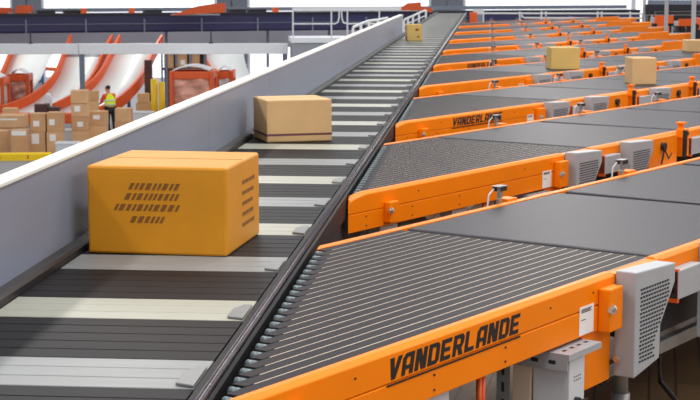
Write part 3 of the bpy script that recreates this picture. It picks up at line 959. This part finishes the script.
# dark rack behind the gantry
a = at(162, 74, 70)
b_ = at(205, 74, 70)
rk = tag(empty('storage_rack', (a.x, a.y, LOW), math.atan2(b_.y - a.y, b_.x - a.x)), 'dark brown loaded rack under the pale beam behind the yellow posts', 'rack')
w_ = (b_ - a).length
for x in (0, w_ / 3, 2 * w_ / 3, w_):
    MB().box(x - 0.04, x + 0.04, 0, 0.08, 0, 3.4).build('upright', M['column'], rk)
for z in (0.7, 1.7, 2.6):
    MB().box(0, w_, 0, 0.9, z, z + 0.08).build('rack_shelf', M['shelf'], rk)
MB().box(0, w_, 0.85, 0.95, 0, 3.4).build('back_panel', M['shelf'], rk)
for i, (x, z, w2, h_) in enumerate(((0.1, 1.78, 0.42, 0.7), (0.62, 1.78, 0.5, 0.72), (1.2, 1.78, 0.42, 0.6), (0.12, 2.68, 0.45, 0.5), (0.7, 2.68, 0.4, 0.55), (1.22, 2.68, 0.4, 0.5))):
    if x + w2 > w_:
        continue
    q = Vector((a.x, a.y, LOW)) + Matrix.Rotation(rk.rotation_euler.z, 3, 'Z') @ Vector((x, 0.1, z + 0.004))
    carton('carton', q, (w2, 0.6, h_), rk.rotation_euler.z, M['card_b'],
           ['box on the lower rack shelf next to the yellow posts', 'box in the middle of the lower rack shelf', 'box at the right end of the lower rack shelf',
            'box on the upper rack shelf next to the yellow posts', 'box in the middle of the upper rack shelf', 'box at the right end of the upper rack shelf'][i], 'cartons on the dark rack', tape=False, lab=(0.4, 0.8, 0.2, 0.5) if i == 1 else None)

# yellow posts
for (px, w2, l_, top) in ((155, 7, 'yellow guard post beside the small pile of boxes', 79), (162.5, 6.5, 'yellow guard post beside the wrapped orange cage', 82)):
    q = at(px, 133, 59.5)
    r_ = tag(empty('guard_post', (q.x, q.y, LOW)), l_, 'post', 'yellow guard posts')
    h_ = at(px, top, 59.5).z - LOW
    MB().tube([(0, 0, 0.015), (0, 0, h_)], w2 * 59.5 / 1590 / 2, 16).build('post_body', M['yellow'], r_, smooth=True)
    MB().box(-0.132, 0.132, -0.2, 0.2, 0, 0.015).build('base_plate', M['steel'], r_)
q = at(147, 130, 61)
h_ = at(147, 60, 61).z - LOW
r_ = tag(empty('steel_post', (q.x + 0.1, q.y, LOW)), 'slim dark steel post rising behind the yellow guard posts', 'post')
MB().box(-0.14, 0.14, -0.1, 0.1, 0.02, h_).build('post_body', M['shelf'], r_)
MB().box(-0.2, 0.2, -0.15, 0.15, 0, 0.02).build('base_plate', M['steel'], r_)
# blue pole
q = at(44, 120, 77)
r_ = tag(empty('blue_pole', (q.x, q.y, LOW)), 'slim blue pole behind the left white chute, below the pale beam', 'pole')
MB().tube([(0, 0, 0.02), (0, 0, at(44, 54, 77).z - LOW)], 0.05, 10).build('pole_body', M['blue'], r_)
MB().box(-0.12, 0.12, -0.12, 0.12, 0, 0.02).build('base_plate', M['steel'], r_)


# orange roll cages with wrapped goods
def cage(x0, x1, yt, d, depth, label, wrapc, hgt=None):
    foot = 5.75 * 1590 / d - 22
    a, b = at(x0, foot, d), at(x1, foot, d)
    w = (b - a).length
    h_ = at(x0, yt, d).z - LOW
    root = tag(empty('roll_cage', (a.x, a.y, LOW), math.atan2(b.y - a.y, b.x - a.x)), label, 'cage', 'orange roll cages at the chutes')
    t = 0.14
    for x in (t / 2, w - t / 2):
        for y in (t / 2, depth - t / 2):
            MB().box(x - t / 2, x + t / 2, y - t / 2, y + t / 2, 0.12, h_).build('corner_post', M['chute_o'], root, bevel=0.03)
            MB().tube([(x, y - 0.03, 0.06), (x, y + 0.03, 0.06)], 0.06, 12).build('caster', M['rubber'], root)
    MB().box(t, w - t, 0.02, t, h_ - 0.3, h_ - 0.02).build('top_rail', M['chute_o'], root, bevel=0.03)
    MB().box(t, w - t, depth - t, depth - 0.02, h_ - 0.3, h_ - 0.02).build('top_rail', M['chute_o'], root, bevel=0.03)
    MB().box(0, t, t, depth - t, h_ - 0.3, h_ - 0.02).build('top_rail', M['chute_o'], root, bevel=0.03)
    MB().box(w - t, w, t, depth - t, h_ - 0.3, h_ - 0.02).build('top_rail', M['chute_o'], root, bevel=0.03)
    MB().box(t, w - t, 0.02, depth - 0.02, 0.12, 0.22).box(t, w - t, 0.03, 0.08, 0.22, h_ * 0.45).build('base_tray', M['chute_o'], root)
    # wrapped load bulging behind the front frame
    mb = MB()
    nx, nz = 10, 8
    zb, zt = h_ * 0.45, h_ - 0.16
    pts = []
    for j in range(nz + 1):
        for i in range(nx + 1):
            u, v_ = i / nx, j / nz
            pts.append((t * 0.6 + u * (w - 1.2 * t), 0.10 + 0.05 * math.sin(9 * u + 5 * v_) + 0.04 * math.sin(17 * v_ - 6 * u), zb + v_ * (zt - zb)))
    back = [(x, depth - 0.2, z) for x, y, z in pts]
    m1 = len(pts)
    fs = []
    for j in range(nz):
        for i in range(nx):
            k_ = j * (nx + 1) + i
            fs.append((k_, k_ + 1, k_ + nx + 2, k_ + nx + 1))
            fs.append((m1 + k_, m1 + k_ + nx + 1, m1 + k_ + nx + 2, m1 + k_ + 1))
    for i in range(nx):
        fs.append((i, m1 + i, m1 + i + 1, i + 1))
        k_ = nz * (nx + 1) + i
        fs.append((k_, k_ + 1, m1 + k_ + 1, m1 + k_))
    for j in range(nz):
        k_ = j * (nx + 1)
        fs.append((k_, k_ + nx + 1, m1 + k_ + nx + 1, m1 + k_))
        k_ += nx
        fs.append((k_, m1 + k_, m1 + k_ + nx + 1, k_ + nx + 1))
    mb.add(pts + back, fs)
    mb.build('wrapped_load', M[wrapc], root, smooth=True)
    # arched white sheet over the top
    arch = []
    for k_ in range(9):
        tt = k_ / 8
        arch.append((t + tt * (w - 2 * t), h_ + 0.03 + 0.16 * math.sin(math.pi * tt)))
    poly = arch + [(x, z - 0.03) for x, z in reversed(arch)]
    MB().prism(poly, 0.05, depth - 0.05, 'y').build('cover_sheet', M['wrapw'], root)
    return root


cage(170, 214, 71, 57, 1.6, 'large orange roll cage with plastic-wrapped goods beside the guard wall', 'wrap')
cage(216, 234, 71, 60, 1.2, 'narrow orange roll cage behind the large wrapped one', 'wrapw')
cage(-22, 5, 78, 61.2, 1.2, 'orange roll cage with white wrap at the left edge', 'wrapw')
cage(8, 30, 74, 63.6, 0.9, 'orange roll cage with dark opening between the left edge and the white chute', 'wrap')
# orange frame struts above the cages
r0 = at(17, 120, 74)
fr = tag(empty('strut_stand', (r0.x, r0.y, LOW)), 'orange strut frame left of the white chute, under the pale beam', 'frame')
for (x0, y0, x1, y1) in ((17, 55, 38, 72), (32, 55, 37, 74), (38, 68, 62, 70), (62, 70, 74, 55), (10, 72, 26, 66)):
    a, b_ = at(x0, y0, 74) - Vector((r0.x, r0.y, LOW)), at(x1, y1, 74) - Vector((r0.x, r0.y, LOW))
    MB().tube([a, b_], 0.085, 8).build('strut', M['chute_o'], fr)
for px in (17, 62):
    a = at(px, 71, 74) - Vector((r0.x, r0.y, LOW))
    MB().tube([(a.x, a.y, 0.0), (a.x, a.y, a.z)], 0.06, 8).build('upright', M['chute_o'], fr)
# orange receiving table in front of the chutes
a, b_ = at(-4, 124, 56.5), at(75, 124, 56.5)
tb = tag(empty('receiving_table', (a.x, a.y, LOW), math.atan2(b_.y - a.y, b_.x - a.x)), 'long orange receiving table at the foot of the left white chute', 'table')
w_ = (b_ - a).length
zt = at(0, 114, 56.5).z - LOW
MB().box(0, w_, 0, 0.6, zt - 0.35, zt).build('table_front', M['chute_o'], tb, bevel=0.02)
for x in (0.1, w_ / 2, w_ - 0.1):
    for y in (0.08, 0.5):
        MB().box(x - 0.04, x + 0.04, y - 0.04, y + 0.04, 0, zt - 0.35).build('table_leg', M['column'], tb)
# brown bundles lying on the table
for i, (x0, x1, y0, l_) in enumerate(((2, 16, 108.5, 'flat tan box lying at the left end of the orange receiving table'), (34, 47, 104.5, 'brown box on the orange receiving table, left of another'), (48, 58, 107.5, 'small brown box at the middle of the orange receiving table'))):
    q0, q1 = at(x0, 114, 56.5), at(x1, 114, 56.5)
    off = Matrix.Rotation(tb.rotation_euler.z, 3, 'Z') @ Vector((0, 0.06, 0))
    w2 = (q1 - q0).length
    carton('carton', Vector((q0.x, q0.y, LOW + zt + 0.002)) + off, (w2, 0.45, (114 - y0) * 56.5 / 1590), tb.rotation_euler.z, M['card_c' if i == 0 else 'shelf'], l_, 'boxes on the receiving table', tape=False)
q0 = at(43.5, 114, 57)
r_ = tag(empty('paper_sack', (q0.x, q0.y + 0.1, LOW + zt + 0.002), tb.rotation_euler.z), 'upright white sack on the orange receiving table in front of the white chute', 'sack')
MB().prism([(0, 0), (0.26, 0), (0.27, 0.5), (0.2, 0.68), (0.13, 0.7), (0.06, 0.68), (-0.01, 0.5)], 0.0, 0.2, 'y').build('sack_body', M['wrapw'], r_, bevel=0.04)
MB().box(0.04, 0.22, -0.004, 0.0, 0.2, 0.34).build('sack_print', M['column'], r_)

# ------------------------------------------------------------------ walkway and handrails
a, b_ = at(291.5, 39, 57), at(352, 38, 57.2)
wk = tag(empty('walkway', (a.x, a.y, LOW), math.atan2(b_.y - a.y, b_.x - a.x)), 'grey raised walkway block behind the guard wall, under the white handrail', 'walkway')
w_ = math.hypot(b_.x - a.x, b_.y - a.y) + 2.2
zt = a.z - LOW
MB().box(0, w_, -0.03, 2.0, zt - 0.14, zt + 0.04).build('deck_edge', M['beam'], wk)
MB().box(0.05, w_, 0.02, 1.95, 0.0, zt - 0.14).build('skirt_wall', M['walkgrey'], wk)
off = Vector((a.x, a.y, LOW))
hr = tag(empty('handrail', (a.x, a.y, LOW + zt + 0.04), wk.rotation_euler.z), 'white handrail with a rounded end loop on the grey walkway behind the guard wall', 'railing')
u = 57.5 / 1590
for px in (1.5, 40, 56, 88):
    MB().tube([(px * u, 0.03, 0), (px * u, 0.03, 1.02)], 0.028, 8).build('rail_post', M['white_rail'], hr)
MB().tube([(1.5 * u, 0.03, 0.98), (110 * u, 0.03, 1.0)], 0.03, 8).box(1 * u, 110 * u, 0.02, 0.05, 1.0, 1.12).build('top_rail', M['white_rail'], hr)
loop = [(1.5 * u, 0.03, 0.5), (44 * u, 0.03, 0.5), (46.5 * u, 0.03, 0.56), (47.5 * u, 0.03, 0.7), (48 * u, 0.03, 1.0)]
MB().tube(loop, 0.026, 8).tube([(56 * u, 0.03, 0.5), (52 * u, 0.03, 0.54), (50.5 * u, 0.03, 0.7), (50 * u, 0.03, 1.0)], 0.026, 8).tube([(56 * u, 0.03, 0.5), (88 * u, 0.03, 0.5)], 0.026, 8).build('mid_rail', M['white_rail'], hr)

# stair rails by the end of the guard wall
def stair_rail(pts, posts, label, d):
    q = [at(x, y, d) for x, y in pts]
    o0 = Vector((q[0].x, q[0].y, 0))
    root = tag(empty('stair_rail', o0), label, 'railing')
    MB().tube([v - o0 for v in q], 0.035, 8).build('top_rail', M['white_rail'], root)
    MB().tube([v - o0 - Vector((0, 0, 0.18)) for v in q], 0.02, 8).build('mid_rail', M['white_rail'], root)
    for i in posts:
        v = q[i] - o0
        MB().box(v.x - 0.03, v.x + 0.03, v.y - 0.03, v.y + 0.03, 0, v.z).build('rail_post', M['white_rail'], root)


stair_rail([(404, 20), (408, 18), (413, 16), (419, 13), (426, 10)], range(5), 'white stair rail right of the guard wall end, above the far small box', 52)
stair_rail([(353, 27.5), (361, 24), (369, 21), (378, 20), (388, 18)], range(5), 'white stair rail seen over the top of the guard wall', 37.5)

# deck end handrail on the right
ya = 56.8
rr_ = tag(empty('handrail', (0, ya, 0)), 'long white handrail at the far end of the deck behind the spur conveyors', 'railing')
xa, xb = -0.25, 7.2
zt1 = B + H - 35 * ya / 1590
zt2 = B + H - 39.5 * ya / 1590
for px in (484, 520, 541.5, 546, 597, 601, 629, 650):
    x = (px - 490) / 1590 * ya
    MB().box(x - 0.025, x + 0.025, -0.025, 0.025, 0, zt1 + 0.08).build('rail_post', M['white_rail'], rr_)
MB().tube([(xa, 0, zt1), (xb, 0, zt1)], 0.03, 8).build('top_rail', M['white_rail'], rr_)
MB().tube([((522 - 490) / 1590 * ya, 0.03, zt1), ((522.5 - 490) / 1590 * ya, 0.03, zt2 + 0.04), ((525 - 490) / 1590 * ya, 0.03, zt2), (xb, 0.03, zt2)], 0.03, 8).build('mid_rail', M['white_rail'], rr_)
# blue-white cabinet at the sorter end
q = at(474, 27, 55.6)
cb = tag(empty('control_cabinet', (q.x - 0.1, 55.4, 0)), 'small blue and white control cabinet at the far end of the sorter', 'cabinet')
MB().box(0.08, 0.42, 0, 0.3, 0.02, B + H - 31 * 55.4 / 1590).build('cabinet_body', M['plate'], cb, bevel=0.01)
MB().box(0.1, 0.4, -0.01, 0.0, 0.3, 0.9).build('cabinet_door', M['guard'], cb)
q = at(467, 24, 54)
oc = tag(empty('drive_unit', (q.x + 0.14, 54.0, 0)), 'orange drive unit at the far right end of the sorter', 'machine')
MB().box(-0.1, 0.25, 0, 0.4, 0.0, 0.62).build('drive_base', M['darkframe'], oc)
MB().box(-0.06, 0.2, 0.02, 0.38, 0.62, B + H - 34 * 54 / 1590).build('drive_housing', M['chute_o'], oc, bevel=0.02)

# ------------------------------------------------------------------ merge line past the spur ends
mg = tag(empty('merge_conveyor', (6.9, 40, 0)), 'grey and orange merge conveyor crossing past the ends of the far spur conveyors', 'conveyor')
for i in range(6):
    y = -14 + i * 4.2
    MB().box(-0.62, -0.55, y, y + 2.6, 0.62, 0.95).build('side_panel', M['orange_dull'], mg)
MB().box(-0.55, 0.55, -15, 11, 0.6, 0.9).build('belt', M['belt'], mg)
MB().box(0.55, 0.62, -15, 11, 0.55, 0.94).build('far_panel', M['orange_dull'], mg)
for i in range(7):
    y = -14.6 + i * 4.2
    MB().box(-0.7, -0.56, y, y + 0.4, 0.45, 0.85).build('drive_box', M['rubber'], mg)
    for x in (-0.5, 0.45):
        MB().box(x, x + 0.07, y + 0.1, y + 0.17, 0, 0.6).build('leg', M['darkframe'], mg)
# sorting machinery behind the spur ends
for (x0, x1, yt, yb, d, m_, l_, nm) in ((648, 730, 15, 30, 54, 'darkframe', 'dark sorting machine behind the ends of the far spur conveyors, topmost at the right edge', 'sorting_machine'),):
    q0, q1, t = at(x0, yb, d), at(x1, yb, d), at(x0, yt, d)
    r_ = tag(empty(nm, (q0.x, q0.y, 0), math.atan2(q1.y - q0.y, q1.x - q0.x)), l_, 'machine')
    w_ = (q1 - q0).length
    MB().box(0, w_, 0, 1.2, 0, t.z).build('machine_body', M[m_], r_, bevel=0.02)
    for i in range(5):
        x = 0.15 + i * 0.55
        MB().box(x, x + 0.4, -0.06, 0, t.z - 0.45 - 0.1 * (i % 2), t.z - 0.15 - 0.08 * (i % 3)).build('cover_panel', M[('orange_dull', 'column', 'orange_dull', 'guard', 'orange_dull')[i]], r_)
    for i in range(4):
        MB().tube([(0.1 + i * 0.7, -0.1, 0), (0.1 + i * 0.7, -0.1, t.z + 0.2)], 0.035, 8).build('machine_post', M['cover'], r_)
    MB().tube([(0.0, -0.1, t.z + 0.18), (w_, -0.1, t.z + 0.18)], 0.035, 8).build('machine_pipe', M['cover'], r_)
for (x0, x1, yt, yb, d, l_) in ((655, 675, 15.5, 23.5, 48.5, 'orange side guard in front of the dark sorting machine, nearest the white handrail'),
                            (679, 697, 19, 26, 46.5, 'orange side guard between the two gantry posts at the top right')):
    q0, q1, t = at(x0, yb, d), at(x1, yb, d), at(x0, yt, d)
    r_ = tag(empty('transfer_unit', (q0.x, q0.y, 0), math.atan2(q1.y - q0.y, q1.x - q0.x) + R(14)), l_, 'machine', 'transfer units past the spur ends')
    w_ = (q1 - q0).length
    MB().box(0, w_, 0, 0.05, q0.z, t.z).build('side_guard', M['orange_dull'], r_)
    MB().box(0, w_, 0.051, 0.35, q0.z, t.z - 0.06).build('roller_bed', M['cover'], r_)
    MB().box(0.03, 0.1, 0.06, 0.3, 0, q0.z).build('leg', M['darkframe'], r_)
    MB().box(w_ - 0.1, w_ - 0.03, 0.06, 0.3, 0, q0.z).build('leg', M['darkframe'], r_)
    MB().tube([(w_ + 0.05, 0.02, q0.z - 0.02), (w_ + 0.05, 0.12, q0.z - 0.02)], 0.08, 14).build('drive_wheel', M['rubber'], r_)
# overhead gantry on the right
gp = tag(empty('cable_gantry', (6.0, 44, 0)), 'dark overhead cable gantry on slim posts at the top right', 'gantry')
for k_, (px, py, d) in enumerate(((666, 30, 40.55), (693, 38, 36.05), (644, 20, 50.5))):
    q = at(px, py, d) - Vector((6.0, 44, 0))
    MB().box(q.x - 0.045, q.x + 0.045, q.y - 0.045, q.y + 0.045, 0, 2.55).build('gantry_post', M['cover'], gp)
for (x0, x1, y, d, h_, m_) in ((645, 720, 9.5, 50.5, 0.32, 'navy_dk'), (648, 720, 3, 50.8, 0.2, 'column'), (655, 720, 13, 49.5, 0.10, 'darkframe')):
    a, b_ = at(x0, y, d) - Vector((6, 44, 0)), at(x1, y, d) - Vector((6, 44, 0))
    MB().box(a.x, b_.x, a.y - 0.2, a.y + 0.2, a.z - h_ / 2, a.z + h_ / 2).build('cable_tray', M[m_], gp)

# ------------------------------------------------------------------ light and camera
w = bpy.data.worlds.new('World')
SC.world = w
w.use_nodes = True
bg = w.node_tree.nodes['Background']
bg.inputs['Color'].default_value = (0.93, 0.96, 1.0, 1)
bg.inputs['Strength'].default_value = 0.72


def area(name, loc, rot, sx, sy, e, col=(1, 0.97, 0.92)):
    l = bpy.data.lights.new(name, 'AREA')
    l.shape, l.size, l.size_y, l.energy, l.color = 'RECTANGLE', sx, sy, e, col
    o = bpy.data.objects.new(name, l)
    COL.objects.link(o)
    o.location, o.rotation_euler = loc, rot


# strip lights of the hall roof, running along the sorter
for i, y in enumerate((4, 16, 30, 46)):
    for x in (-7, 1.5, 10):
        area('roof_light', (x, y, 8.5), (0, 0, 0), 0.8, 8, 440)
for x in (-26, -14, -4, 8):
    area('roof_light', (x, 66, 6.5), (0, 0, 0), 1.2, 8, 500)
cam = bpy.data.cameras.new('camera')
co = bpy.data.objects.new('camera', cam)
COL.objects.link(co)
co.location = (0, 0, B + H)
co.rotation_euler = (math.pi / 2 - PIT, 0, YAW)
cam.sensor_width, cam.lens = 36, 36 * F_PX / 700
cam.clip_start, cam.clip_end = 0.1, 400
cam.dof.use_dof = True
cam.dof.focus_distance = 7.5
cam.dof.aperture_fstop = 11
SC.camera = co
SC.view_settings.view_transform = 'Standard'
SC.view_settings.look = 'None'
SC.view_settings.gamma = 1
SC.view_settings.exposure = 0.0
SC.view_settings.use_curve_mapping = False
SC.cycles.use_denoising = True
